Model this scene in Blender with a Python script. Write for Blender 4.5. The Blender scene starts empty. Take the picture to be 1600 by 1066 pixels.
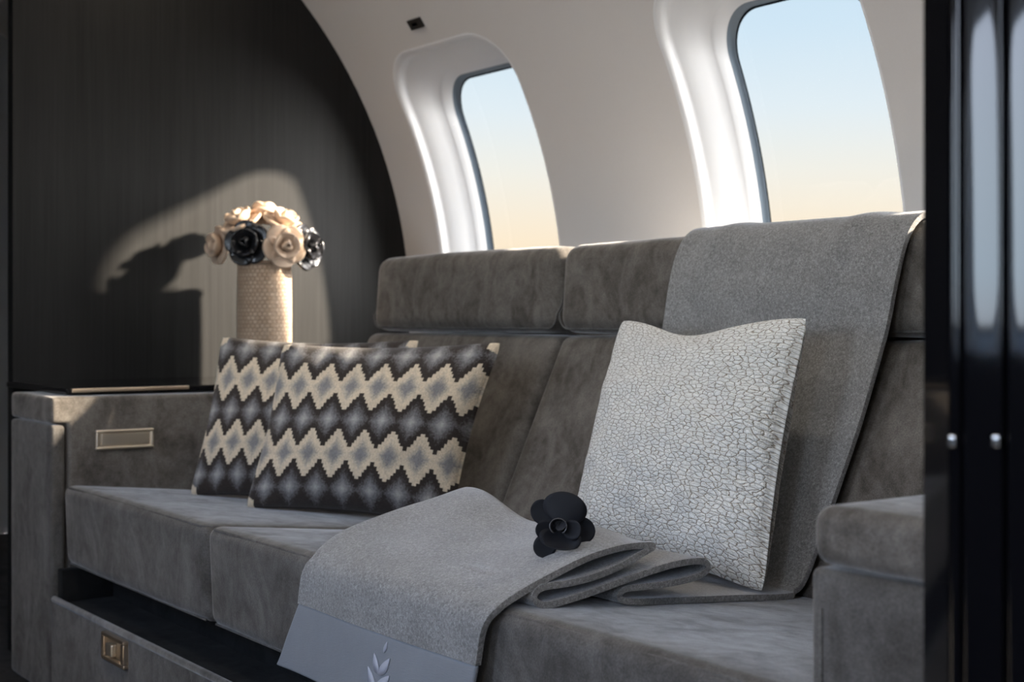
import bpy, bmesh, math, random
import numpy as np
from mathutils import Vector, Matrix, noise as mnoise

random.seed(7)
sc = bpy.context.scene
COL = sc.collection
R = math.radians

# ------------------------------------------------------------------ camera
# p = distance ahead along the divan (world -X), q = distance towards the window wall (world +Y),
# z = height relative to the camera.
HC = 0.81
F = 2222.0
ANG = math.atan(1600 / F)
CA, SA = math.cos(ANG), math.sin(ANG)


def W(p, q, z):
    return Vector((-p, q, z + HC))


cam_d = bpy.data.cameras.new('camera')
cam_d.sensor_width = 36.0
cam_d.lens = 50.0
cam_d.shift_y = -33 / 1600
cam_d.clip_start = 0.02
cam_d.dof.use_dof = True
cam_d.dof.focus_distance = 2.0
cam_d.dof.aperture_fstop = 6.3
cam = bpy.data.objects.new('camera', cam_d)
COL.objects.link(cam)
cam.location = (0, 0, HC)
cam.rotation_euler = (R(90), 0, math.asin(CA))
sc.camera = cam

# ------------------------------------------------------------------ sky, sun, exposure
SKY = 21.0
PANE_T = 0.0495          # dimmed window panes on the divan side
wd = bpy.data.worlds.new('sky')
sc.world = wd
wd.use_nodes = True
nt = wd.node_tree
for n in list(nt.nodes):
    nt.nodes.remove(n)
tc = nt.nodes.new('ShaderNodeTexCoord')
sx = nt.nodes.new('ShaderNodeSeparateXYZ')
mr = nt.nodes.new('ShaderNodeMapRange')
mr.inputs['From Min'].default_value = -1
mr.inputs['From Max'].default_value = 1
cr = nt.nodes.new('ShaderNodeValToRGB')
bg = nt.nodes.new('ShaderNodeBackground')
wo = nt.nodes.new('ShaderNodeOutputWorld')
nt.links.new(tc.outputs['Generated'], sx.inputs[0])
nt.links.new(sx.outputs['Z'], mr.inputs['Value'])
nt.links.new(mr.outputs['Result'], cr.inputs['Fac'])
cr2 = nt.nodes.new('ShaderNodeValToRGB')       # the cooler half of the sky, away from the sun
mz = nt.nodes.new('ShaderNodeMapRange')
mz.interpolation_type = 'SMOOTHSTEP'
mz.inputs['From Min'].default_value = -0.45
mz.inputs['From Max'].default_value = 0.35
mxw = nt.nodes.new('ShaderNodeMix')
mxw.data_type = 'RGBA'
nt.links.new(sx.outputs['Y'], mz.inputs['Value'])
nt.links.new(mr.outputs['Result'], cr2.inputs['Fac'])
nt.links.new(mz.outputs['Result'], mxw.inputs[0])
nt.links.new(cr2.outputs['Color'], mxw.inputs[6])
nt.links.new(cr.outputs['Color'], mxw.inputs[7])
nt.links.new(mxw.outputs[2], bg.inputs['Color'])
nt.links.new(bg.outputs[0], wo.inputs['Surface'])
bg.inputs['Strength'].default_value = SKY


def lin(r, g, b):
    def f(c):
        c /= 255.0
        return c / 12.92 if c <= 0.04045 else ((c + 0.055) / 1.055) ** 2.4
    return (f(r), f(g), f(b), 1.0)


stops = [(-1.0, (120, 124, 132)), (-0.25, (150, 154, 162)), (-0.04, (196, 188, 182)), (0.01, (242, 220, 190)),
         (0.055, (250, 233, 206)), (0.10, (240, 238, 228)), (0.145, (224, 236, 242)), (0.20, (206, 228, 243)),
         (0.45, (168, 202, 236)), (1.0, (120, 168, 224))]
stops2 = [(-1.0, (120, 124, 132)), (-0.25, (150, 154, 162)), (-0.02, (176, 182, 192)), (0.03, (186, 204, 220)), (0.10, (192, 208, 224)),
          (0.20, (196, 208, 228)), (0.45, (178, 200, 234)), (1.0, (120, 168, 224))]
for ramp_, st_ in ((cr, stops), (cr2, stops2)):
    el = ramp_.color_ramp.elements
    while len(el) > 1:
        el.remove(el[-1])
    el[0].position = 0.0
    el[0].color = lin(*st_[0][1])
    for z, c in st_[1:]:
        e = el.new((z + 1) / 2)
        e.color = lin(*c)

SUN_DIR = Vector((-0.165, -0.23, -0.124)).normalized()
sun_d = bpy.data.lights.new('sun', 'SUN')
sun_d.energy = 560.0
sun_d.angle = R(3.0)
sun_d.color = (1.0, 0.86, 0.68)
sun = bpy.data.objects.new('sun', sun_d)
COL.objects.link(sun)
sun.rotation_euler = SUN_DIR.to_track_quat('-Z', 'Y').to_euler()
sun.location = (3, 5, 4)
# the bright hazy sky around the low sun
glow_d = bpy.data.lights.new('sun_haze', 'SUN')
glow_d.energy = 360.0
glow_d.angle = R(70)
glow_d.color = (1.0, 0.97, 0.94)
glow = bpy.data.objects.new('sun_haze', glow_d)
COL.objects.link(glow)
glow.rotation_euler = SUN_DIR.to_track_quat('-Z', 'Y').to_euler()
glow.location = (3, 5.5, 4)

sc.view_settings.view_transform = 'Standard'
sc.view_settings.look = 'None'
sc.view_settings.gamma = 1.0
sc.view_settings.use_curve_mapping = False
sc.view_settings.exposure = 0.0
sc.cycles.max_bounces = 8
sc.cycles.diffuse_bounces = 5
sc.cycles.transparent_max_bounces = 8
sc.cycles.use_denoising = True
sc.cycles.sample_clamp_indirect = 6.0

# ------------------------------------------------------------------ helpers


def tag(o, label=None, cat=None, group=None, kind=None):
    if label:
        o['label'] = label
    if cat:
        o['category'] = cat
    if group:
        o['group'] = group
    if kind:
        o['kind'] = kind
    return o


def empty(name, loc):
    o = bpy.data.objects.new(name, None)
    COL.objects.link(o)
    o.empty_display_size = 0.05
    o.location = loc
    return o


def wloc(o):
    v = Vector(o.location)
    while o.parent:
        o = o.parent
        v += o.location
    return v


def link_mesh(name, me, mat, parent, center):
    if mat:
        me.materials.append(mat)
    o = bpy.data.objects.new(name, me)
    COL.objects.link(o)
    if parent is not None:
        o.parent = parent
        o.location = center - wloc(parent)
    else:
        o.location = center
    return o


def build(name, verts, faces, mat=None, parent=None, smooth=True, base=False):
    """one mesh object; its origin is put at the middle (or base) of its box"""
    vs = [Vector(v) for v in verts]
    lo = Vector([min(v[i] for v in vs) for i in range(3)])
    hi = Vector([max(v[i] for v in vs) for i in range(3)])
    c = (lo + hi) / 2
    if base:
        c.z = lo.z
    me = bpy.data.meshes.new(name)
    me.from_pydata([tuple(v - c) for v in vs], [], faces)
    bm = bmesh.new()
    bm.from_mesh(me)
    bmesh.ops.recalc_face_normals(bm, faces=bm.faces)
    bm.to_mesh(me)
    bm.free()
    if smooth:
        me.shade_smooth()
    me.update()
    return link_mesh(name, me, mat, parent, c)


def from_bm(name, bm, mat, parent=None, smooth=True, base=False):
    bmesh.ops.recalc_face_normals(bm, faces=bm.faces)
    vs = [v.co for v in bm.verts]
    lo = Vector([min(v[i] for v in vs) for i in range(3)])
    hi = Vector([max(v[i] for v in vs) for i in range(3)])
    c = (lo + hi) / 2
    if base:
        c.z = lo.z
    bmesh.ops.translate(bm, verts=bm.verts, vec=-c)
    me = bpy.data.meshes.new(name)
    bm.to_mesh(me)
    bm.free()
    if smooth:
        me.shade_smooth()
    return link_mesh(name, me, mat, parent, c)


def prism_bm(pts, p0, p1, r=0.01, seg=4, only=None):
    """profile pts (q, z) pushed along p from p0 to p1, all edges rounded by r"""
    bm = bmesh.new()
    a = [bm.verts.new(W(p0, q, z)) for q, z in pts]
    b = [bm.verts.new(W(p1, q, z)) for q, z in pts]
    n = len(pts)
    bm.faces.new(a)
    bm.faces.new(b[::-1])
    for i in range(n):
        bm.faces.new((a[i], b[i], b[(i + 1) % n], a[(i + 1) % n]))
    bmesh.ops.recalc_face_normals(bm, faces=bm.faces)
    if r > 0:
        bmesh.ops.bevel(bm, geom=list(bm.edges), offset=r, offset_type='OFFSET', segments=seg, profile=0.5,
                        affect='EDGES', clamp_overlap=True)
    return bm


def weighted(o):
    m = o.modifiers.new('normals', 'WEIGHTED_NORMAL')
    m.keep_sharp = False
    return o


def prism(name, pts, p0, p1, mat, parent=None, r=0.01, seg=4):
    return weighted(from_bm(name, prism_bm(pts, p0, p1, r, seg), mat, parent))


def box(name, p0, p1, q0, q1, z0, z1, mat, parent=None, r=0.005, seg=3):
    return prism(name, [(q0, z0), (q1, z0), (q1, z1), (q0, z1)], p0, p1, mat, parent, r, seg)


def soft_box_bm(pts, p0, p1, r, puff, n=14):
    """rounded upholstered block: bevelled prism, gridded, flat faces slightly crowned"""
    bm = prism_bm(pts, p0, p1, r, 4)
    bmesh.ops.subdivide_edges(bm, edges=[e for e in bm.edges if e.calc_length() > 0.06], cuts=n, use_grid_fill=True)
    bm.normal_update()
    lo = min(v.co.x for v in bm.verts)
    hi = max(v.co.x for v in bm.verts)
    zz0 = min(v.co.z for v in bm.verts)
    zz1 = max(v.co.z for v in bm.verts)
    mv = []
    for v in bm.verts:
        u = (v.co.x - lo) / (hi - lo) * 2 - 1
        w = (v.co.z - zz0) / (zz1 - zz0) * 2 - 1
        k = (1 - u ** 4)
        nn = mnoise.noise(v.co * 7.0) * 0.35 + mnoise.noise(v.co * 3.1) * 0.4
        mv.append(v.normal * (puff * k * (1 + nn)))
    for v, d in zip(bm.verts, mv):
        v.co += d
    return bm


def soft_box(name, pts, p0, p1, mat, parent=None, r=0.02, puff=0.004, n=14):
    return from_bm(name, soft_box_bm(pts, p0, p1, r, puff, n), mat, parent)


def tube(name, path, rad, mat, parent=None, seg=8, closed=False):
    path = [Vector(v) for v in path]
    n = len(path)
    verts, faces = [], []
    prev = None
    for i, P in enumerate(path):
        if closed:
            t = path[(i + 1) % n] - path[i - 1]
        else:
            t = path[min(i + 1, n - 1)] - path[max(i - 1, 0)]
        t.normalize()
        ref = prev if prev is not None else (Vector((0, 0, 1)) if abs(t.z) < 0.9 else Vector((1, 0, 0)))
        u = (ref - t * ref.dot(t)).normalized()
        prev = u
        w = t.cross(u)
        rr = rad[i] if isinstance(rad, (list, tuple)) else rad
        for k in range(seg):
            an = 2 * math.pi * k / seg
            verts.append(P + u * (math.cos(an) * rr) + w * (math.sin(an) * rr))
    m = n if closed else n - 1
    for i in range(m):
        j = (i + 1) % n
        for k in range(seg):
            faces.append((i * seg + k, i * seg + (k + 1) % seg, j * seg + (k + 1) % seg, j * seg + k))
    if not closed:
        faces.append(tuple(range(seg))[::-1])
        faces.append(tuple((n - 1) * seg + k for k in range(seg)))
    return build(name, verts, faces, mat, parent)


def catmull(pts, per=8):
    pts = [np.array(p, float) for p in pts]
    out = []
    for i in range(len(pts) - 1):
        p0 = pts[max(i - 1, 0)]
        p1, p2 = pts[i], pts[i + 1]
        p3 = pts[min(i + 2, len(pts) - 1)]
        for k in range(per):
            t = k / per
            out.append(0.5 * ((2 * p1) + (-p0 + p2) * t + (2 * p0 - 5 * p1 + 4 * p2 - p3) * t * t + (-p0 + 3 * p1 - 3 * p2 + p3) * t ** 3))
    out.append(pts[-1])
    return out


def grid_faces(nu, nv, off=0, closed_u=False):
    """faces of an nu x nv vertex grid (index = i*nv + j)"""
    f = []
    for i in range(nu if closed_u else nu - 1):
        i2 = (i + 1) % nu
        for j in range(nv - 1):
            f.append((off + i * nv + j, off + i2 * nv + j, off + i2 * nv + j + 1, off + i * nv + j + 1))
    return f


# ------------------------------------------------------------------ materials


class Mat:
    def __init__(self, name):
        self.m = bpy.data.materials.new(name)
        self.m.use_nodes = True
        self.nt = self.m.node_tree
        self.b = self.nt.nodes['Principled BSDF']
        self.out = self.nt.nodes['Material Output']

    def n(self, t, **kw):
        nd = self.nt.nodes.new(t)
        for k, v in kw.items():
            setattr(nd, k, v)
        return nd

    def l(self, a, b):
        self.nt.links.new(a, b)

    def coord(self, kind='Object', scale=(1, 1, 1), rot=(0, 0, 0)):
        t = self.n('ShaderNodeTexCoord')
        mp = self.n('ShaderNodeMapping')
        mp.inputs['Scale'].default_value = scale
        mp.inputs['Rotation'].default_value = rot
        self.l(t.outputs[kind], mp.inputs[0])
        return mp.outputs[0]

    def noise(self, vec, scale, detail=3, rough=0.55, dist=0.0):
        t = self.n('ShaderNodeTexNoise')
        t.inputs['Scale'].default_value = scale
        t.inputs['Detail'].default_value = detail
        t.inputs['Roughness'].default_value = rough
        t.inputs['Distortion'].default_value = dist
        self.l(vec, t.inputs['Vector'])
        return t.outputs['Fac']

    def ramp(self, fac, stops):
        r = self.n('ShaderNodeValToRGB')
        e = r.color_ramp.elements
        e[0].position, e[0].color = stops[0]
        e[1].position, e[1].color = stops[-1]
        for s in stops[1:-1]:
            k = e.new(s[0])
            k.color = s[1]
        self.l(fac, r.inputs[0])
        return r.outputs[0]

    def mix(self, fac, a, b, mode='MIX'):
        m = self.n('ShaderNodeMix', data_type='RGBA', blend_type=mode)
        for sock, v in ((m.inputs[0], fac), (m.inputs[6], a), (m.inputs[7], b)):
            if isinstance(v, (int, float, tuple)):
                sock.default_value = v
            else:
                self.l(v, sock)
        return m.outputs[2]

    def math(self, op, a, b=None):
        m = self.n('ShaderNodeMath', operation=op)
        for i, v in enumerate((a, b)):
            if v is None:
                continue
            if isinstance(v, (int, float)):
                m.inputs[i].default_value = v
            else:
                self.l(v, m.inputs[i])
        return m.outputs[0]

    def bump(self, h, strength=0.3, dist=0.002, normal=None):
        b = self.n('ShaderNodeBump')
        b.inputs['Strength'].default_value = strength
        b.inputs['Distance'].default_value = dist
        self.l(h, b.inputs['Height'])
        if normal is not None:
            self.l(normal, b.inputs['Normal'])
        self.l(b.outputs[0], self.b.inputs['Normal'])
        return b.outputs[0]

    def set(self, **kw):
        for k, v in kw.items():
            s = self.b.inputs[k.replace('_', ' ')]
            if isinstance(v, (int, float, tuple)):
                s.default_value = v
            else:
                self.l(v, s)
        return self


def g(v, w=0.0):
    """neutral-ish linear colour, w > 0 warmer"""
    return (v * (1 + w), v, v * (1 - w), 1)


def make_velvet(name, dark, light, sheen=0.5):
    m = Mat(name)
    co = m.coord('Object')
    big = m.noise(m.coord('Object', (1, 1, 0.6)), 13, 5, 0.65, 0.8)
    fine = m.noise(co, 420, 2)
    mid = m.noise(co, 60, 3)
    t = m.math('ADD', m.math('MULTIPLY', big, 0.75), m.math('MULTIPLY', mid, 0.25))
    col = m.ramp(t, [(0.36, dark), (0.62, light)])
    col = m.mix(0.35, col, m.ramp(fine, [(0.3, g(0.25)), (0.7, g(1.0))]), 'OVERLAY')
    m.set(Base_Color=col, Roughness=0.85, Sheen_Weight=m.math('MULTIPLY', m.ramp(t, [(0.36, g(0.55)), (0.64, g(1.0))]), sheen * 1.1), Sheen_Roughness=0.35, Specular_IOR_Level=0.15)
    m.b.inputs['Sheen Tint'].default_value = (0.95, 0.93, 0.92, 1)
    m.bump(m.math('ADD', fine, m.math('MULTIPLY', big, 1.5)), 0.35, 0.0015)
    return m.m


def make_plain(name, col, rough=0.5, metal=0.0, spec=0.5, coat=0.0):
    m = Mat(name)
    m.set(Base_Color=col, Roughness=rough, Metallic=metal, Specular_IOR_Level=spec, Coat_Weight=coat)
    m.b.inputs['Coat Roughness'].default_value = 0.03
    return m.m


M = {}
M['velvet'] = make_velvet('velvet', g(0.050, 0.15), g(0.124, 0.11))
M['velvet_seat'] = make_velvet('velvet_seat', g(0.050, 0.10), g(0.102, 0.07))
M['piping'] = make_velvet('piping', g(0.06, 0.08), g(0.11, 0.06), 0.1)
M['shade_fabric'] = make_velvet('shade_fabric', g(0.006), g(0.014), 0.05)  # near-black colour carries the deep shade of the gap under the seat


def wall_mat():
    m = Mat('liner')
    co = m.coord('Object')
    f = m.noise(co, 700, 2)
    m.set(Base_Color=m.mix(f, g(0.55, 0.025), g(0.63, 0.02)), Roughness=0.55, Specular_IOR_Level=0.3)
    m.bump(f, 0.08, 0.0005)
    return m.m


M['liner'] = wall_mat()
M['reveal'] = make_plain('reveal', (0.72, 0.73, 0.74, 1), 0.5, 0, 0.35)
M['gasket'] = make_plain('gasket', (0.13, 0.17, 0.21, 1), 0.5)
M['ceiling'] = make_plain('ceiling', (0.62, 0.60, 0.57, 1), 0.6)


def pane_mat(name, t, glossy=0.03):
    m = Mat(name)
    m.nt.nodes.remove(m.b)
    tr = m.n('ShaderNodeBsdfTransparent')
    tr.inputs[0].default_value = (t, t, t, 1)
    gl = m.n('ShaderNodeBsdfGlossy')
    gl.inputs['Roughness'].default_value = 0.02
    mx = m.n('ShaderNodeMixShader')
    mx.inputs[0].default_value = glossy
    m.l(tr.outputs[0], mx.inputs[1])
    m.l(gl.outputs[0], mx.inputs[2])
    m.l(mx.outputs[0], m.out.inputs['Surface'])
    return m.m


M['pane_dim'] = pane_mat('pane_dim', PANE_T, 0.01)
M['pane_clear'] = pane_mat('pane_clear', 0.95)


def veneer():
    m = Mat('veneer')
    v = m.coord('Object', (1, 1, 0.02))
    gr = m.noise(v, 170, 3, 0.6)
    gr2 = m.noise(v, 30, 3, 0.6)
    t = m.math('ADD', m.math('MULTIPLY', gr, 0.6), m.math('MULTIPLY', gr2, 0.4))
    m.set(Base_Color=m.ramp(t, [(0.3, g(0.005, -0.03)), (0.7, g(0.009, -0.02))]), Roughness=0.58, Specular_IOR_Level=m.math('MULTIPLY', m.ramp(t, [(0.3, g(0.72)), (0.7, g(1.0))]), 0.27))
    m.bump(gr, 0.15, 0.0006)
    return m.m


M['veneer'] = veneer()
M['black_lacquer'] = make_plain('black_lacquer', (0.003, 0.003, 0.004, 1), 0.06, 0, 0.36, 0.0)
M['black_trim'] = make_plain('black_trim', (0.012, 0.012, 0.013, 1), 0.25)
M['nickel'] = make_plain('nickel', (0.80, 0.72, 0.60, 1), 0.38, 1.0)
M['chrome'] = make_plain('chrome', (0.8, 0.82, 0.86, 1), 0.15, 1.0)
M['brass'] = make_plain('brass', (0.68, 0.56, 0.43, 1), 0.35, 1.0)
M['carpet'] = make_velvet('carpet', g(0.012, 0.1), g(0.03, 0.1), 0.1)
M['plastic_dark'] = make_plain('plastic_dark', (0.02, 0.018, 0.016, 1), 0.5)


def wool():
    m = Mat('wool')
    co = m.coord('Object')
    a = m.noise(co, 260, 4, 0.7, 0.8)
    b = m.noise(m.coord('Object', (1, 1, 1), (0.4, 0.9, 0.2)), 900, 2)
    c = m.noise(co, 14, 2)
    t = m.math('ADD', m.math('MULTIPLY', a, 0.65), m.math('MULTIPLY', b, 0.35))
    col = m.ramp(t, [(0.33, g(0.10, 0.03)), (0.5, g(0.215, 0.02)), (0.68, g(0.42, 0.01))])
    col = m.mix(0.25, col, m.ramp(c, [(0.35, g(0.35)), (0.65, g(0.65))]), 'OVERLAY')
    m.set(Base_Color=col, Roughness=0.9, Sheen_Weight=0.5, Sheen_Roughness=0.4, Specular_IOR_Level=0.1)
    m.b.inputs['Sheen Tint'].default_value = (0.93, 0.95, 1.0, 1)
    m.bump(t, 0.5, 0.0018)
    return m.m


M['wool'] = wool()


def satin():
    m = Mat('satin')
    co = m.coord('Object')
    a = m.noise(co, 12, 3)
    f = m.noise(m.coord('Object', (0.1, 1, 1)), 900, 2)
    m.set(Base_Color=m.mix(a, (0.17, 0.185, 0.21, 1), (0.23, 0.245, 0.27, 1)), Roughness=0.45, Sheen_Weight=0.2, Specular_IOR_Level=0.4)
    m.bump(m.math('ADD', m.math('MULTIPLY', a, 3.0), f), 0.25, 0.002)
    return m.m


M['satin'] = satin()
M['thread'] = make_plain('thread', (0.40, 0.41, 0.47, 1), 0.5)


def crackle():
    m = Mat('crackle_fabric')
    v = m.coord('UV', (1.0, 2.05, 1))
    # slight warp so that the cells are irregular
    t = m.n('ShaderNodeTexNoise')
    t.inputs['Scale'].default_value = 24
    t.inputs['Detail'].default_value = 3
    m.l(v, t.inputs['Vector'])
    add = m.n('ShaderNodeVectorMath', operation='MULTIPLY_ADD')
    m.l(t.outputs['Color'], add.inputs[0])
    add.inputs[1].default_value = (0.035, 0.035, 0)
    m.l(v, add.inputs[2])

    def vor(scale):
        a = m.n('ShaderNodeTexVoronoi', feature='DISTANCE_TO_EDGE', voronoi_dimensions='2D')
        a.inputs['Scale'].default_value = scale
        a.inputs['Randomness'].default_value = 1.0
        m.l(add.outputs[0], a.inputs['Vector'])
        return a.outputs['Distance']
    d1 = vor(31)
    d2 = vor(43)
    l1 = m.ramp(d1, [(0.02, g(0)), (0.085, g(1))])
    l2 = m.ramp(d2, [(0.0, g(0.4)), (0.05, g(1))])
    lines = m.mix(1.0, l1, l2, 'MULTIPLY')
    # fine horizontal ribs of the quilting
    wv = m.n('ShaderNodeTexWave', wave_type='BANDS', bands_direction='X')
    wv.inputs['Scale'].default_value = 55
    wv.inputs['Distortion'].default_value = 2.5
    m.l(v, wv.inputs['Vector'])
    base = m.mix(wv.outputs['Fac'], (0.78, 0.775, 0.75, 1), (0.88, 0.87, 0.84, 1))
    col = m.mix(lines, (0.27, 0.225, 0.17, 1), base)
    m.set(Base_Color=col, Roughness=0.75, Sheen_Weight=0.2, Specular_IOR_Level=0.2)
    h = m.math('ADD', m.math('MINIMUM', m.math('MULTIPLY', d1, 5.0), 1.0), m.math('MULTIPLY', m.math('MINIMUM', m.math('MULTIPLY', d2, 6.0), 1.0), 0.6))
    h = m.math('ADD', h, m.math('MULTIPLY', wv.outputs['Fac'], 0.12))
    m.bump(h, 0.7, 0.003)
    return m.m


M['crackle'] = crackle()


def kilim():
    m = Mat('kilim')
    at = m.n('ShaderNodeAttribute', attribute_name='pattern')
    v = m.coord('UV', (1, 1, 1))
    wv = m.n('ShaderNodeTexWave', wave_type='BANDS', bands_direction='Y')
    wv.inputs['Scale'].default_value = 36
    wv.inputs['Distortion'].default_value = 1.2
    wv.inputs['Detail Scale'].default_value = 20
    m.l(v, wv.inputs['Vector'])
    f = m.noise(v, 160, 2)
    col = m.mix(0.45, at.outputs['Color'], m.ramp(m.math('ADD', m.math('MULTIPLY', wv.outputs['Fac'], 0.5), m.math('MULTIPLY', f, 0.5)), [(0.2, g(0.25)), (0.8, g(0.75))]), 'OVERLAY')
    m.set(Base_Color=col, Roughness=0.85, Sheen_Weight=0.15, Specular_IOR_Level=0.15)
    m.bump(m.math('ADD', wv.outputs['Fac'], f), 0.35, 0.0015)
    return m.m


M['kilim'] = kilim()


def woven():
    m = Mat('woven_vase')
    v = m.coord('UV', (1, 1, 1))
    br = m.n('ShaderNodeTexBrick')
    br.inputs['Scale'].default_value = 1.0
    br.inputs['Brick Width'].default_value = 1 / 36
    br.inputs['Row Height'].default_value = 1 / 30
    br.inputs['Mortar Size'].default_value = 0.004
    br.inputs['Mortar Smooth'].default_value = 1.0
    br.inputs['Color1'].default_value = (0.48, 0.34, 0.23, 1)
    br.inputs['Color2'].default_value = (0.56, 0.42, 0.30, 1)
    br.inputs['Mortar'].default_value = (0.34, 0.23, 0.15, 1)
    m.l(v, br.inputs['Vector'])
    m.set(Base_Color=br.outputs['Color'], Roughness=0.6)
    m.bump(m.math('SUBTRACT', 1.0, br.outputs['Fac']), 0.8, 0.004)
    return m.m


M['woven'] = woven()
M['beige_petal'] = make_plain('beige_petal', (0.56, 0.42, 0.31, 1), 0.5)
M['black_petal'] = make_plain('black_petal', (0.012, 0.012, 0.014, 1), 0.22)
M['orchid_black'] = make_plain('orchid_black', (0.011, 0.012, 0.016, 1), 0.6, 0, 0.2)
M['orchid_gloss'] = make_plain('orchid_gloss', (0.05, 0.05, 0.055, 1), 0.25)
M['end_wall'] = make_plain('end_wall', (0.45, 0.46, 0.48, 1), 0.6)

# ------------------------------------------------------------------ cabin shell
QC, ZC, RW = 0.899, 0.008, 1.27       # fuselage liner: circle in the (q, z) plane


def cyl(p, th, r, side=1):
    a = R(th)
    return W(p, QC + side * r * math.cos(a), ZC + r * math.sin(a))


def rrect(a, b, r, n):
    """n points round a rounded rectangle of half sizes a, b (counter-clockwise, evenly by angle of the box)"""
    pts = []
    r = min(r, a, b)
    segs = [('l', (a, -(b - r)), (a, b - r)), ('c', (a - r, b - r), 0), ('l', (a - r, b), (-(a - r), b)), ('c', (-(a - r), b - r), 90),
            ('l', (-a, b - r), (-a, -(b - r))), ('c', (-(a - r), -(b - r)), 180), ('l', (-(a - r), -b), (a - r, -b)), ('c', (a - r, -(b - r)), 270)]
    per = n // 8
    for s in segs:
        for k in range(per):
            t = k / per
            if s[0] == 'l':
                pts.append((s[1][0] + (s[2][0] - s[1][0]) * t, s[1][1] + (s[2][1] - s[1][1]) * t))
            else:
                an = R(s[2] + 90 * t)
                pts.append((s[1][0] + r * math.cos(an), s[1][1] + r * math.sin(an)))
    return pts


NW = 128
TH0, TH1 = -40.0, 64.0


def wall_with_windows(name, side, centres, th_c, b_half, a_half, pitch, pmin, pmax):
    verts, faces = [], []
    lo, hi = TH0, TH1
    for pc in centres:
        hole = rrect(a_half, b_half, 0.14, NW)
        c0, c1 = pc - pitch / 2, pc + pitch / 2
        s0, s1 = R(lo - th_c) * RW, R(hi - th_c) * RW
        off = len(verts)
        rings = 10
        for k in range(rings):
            t = (k / (rings - 1))
            for x, y in hole:
                # push the hole point outwards to the cell border
                f = min((pitch / 2) / abs(x) if abs(x) > 1e-9 else 1e9, (s1 / y) if y > 1e-9 else ((s0 / y) if y < -1e-9 else 1e9))
                ox, oy = x * f, y * f
                X, Y = x + (ox - x) * t, y + (oy - y) * t
                verts.append(cyl(pc + X, th_c + math.degrees(Y / RW), RW, side))
        for k in range(rings - 1):
            for i in range(NW):
                j = (i + 1) % NW
                faces.append((off + k * NW + i, off + k * NW + j, off + (k + 1) * NW + j, off + (k + 1) * NW + i))
        # the four cell corners
        cor = [(c1 - pc, s1), (c0 - pc, s1), (c0 - pc, s0), (c1 - pc, s0)]
        base = off + (rings - 1) * NW
        for (cx, cy) in cor:
            best = None
            for i in range(NW):
                j = (i + 1) % NW
                x0, y0 = hole[i]
                x1, y1 = hole[j]
                if (x0 * cy - y0 * cx) * (x1 * cy - y1 * cx) <= 0 and x0 * cx + y0 * cy > 0:
                    best = (i, j)
            if best:
                verts.append(cyl(pc + cx, th_c + math.degrees(cy / RW), RW, side))
                faces.append((base + best[0], base + best[1], len(verts) - 1))
    for a, b in ((pmin, min(centres) - pitch / 2), (max(centres) + pitch / 2, pmax)):
        if b - a < 0.01:
            continue
        off = len(verts)
        n = 48
        for k in range(n):
            th = lo + (hi - lo) * k / (n - 1)
            verts.append(cyl(a, th, RW, side))
            verts.append(cyl(b, th, RW, side))
        for k in range(n - 1):
            faces.append((off + 2 * k, off + 2 * k + 1, off + 2 * k + 3, off + 2 * k + 2))
    o = build(name, verts, faces, M['liner'])
    tag(o, kind='structure')
    return o


def portal(name, p, th, r, side, w, h):
    ld = bpy.data.lights.new(name, 'AREA')
    ld.shape = 'RECTANGLE'
    ld.size, ld.size_y = w, h
    ld.cycles.is_portal = True
    o = bpy.data.objects.new(name, ld)
    COL.objects.link(o)
    o.location = cyl(p, th, r, side)
    n = (W(p, QC, ZC) - o.location).normalized()
    o.rotation_euler = n.to_track_quat('-Z', 'Y').to_euler()
    # long side follows the wall upwards
    mat = Matrix((Vector((1, 0, 0)), n.cross(Vector((1, 0, 0))) * -1, -n)).transposed()
    o.rotation_euler = mat.to_euler()
    return o


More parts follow.
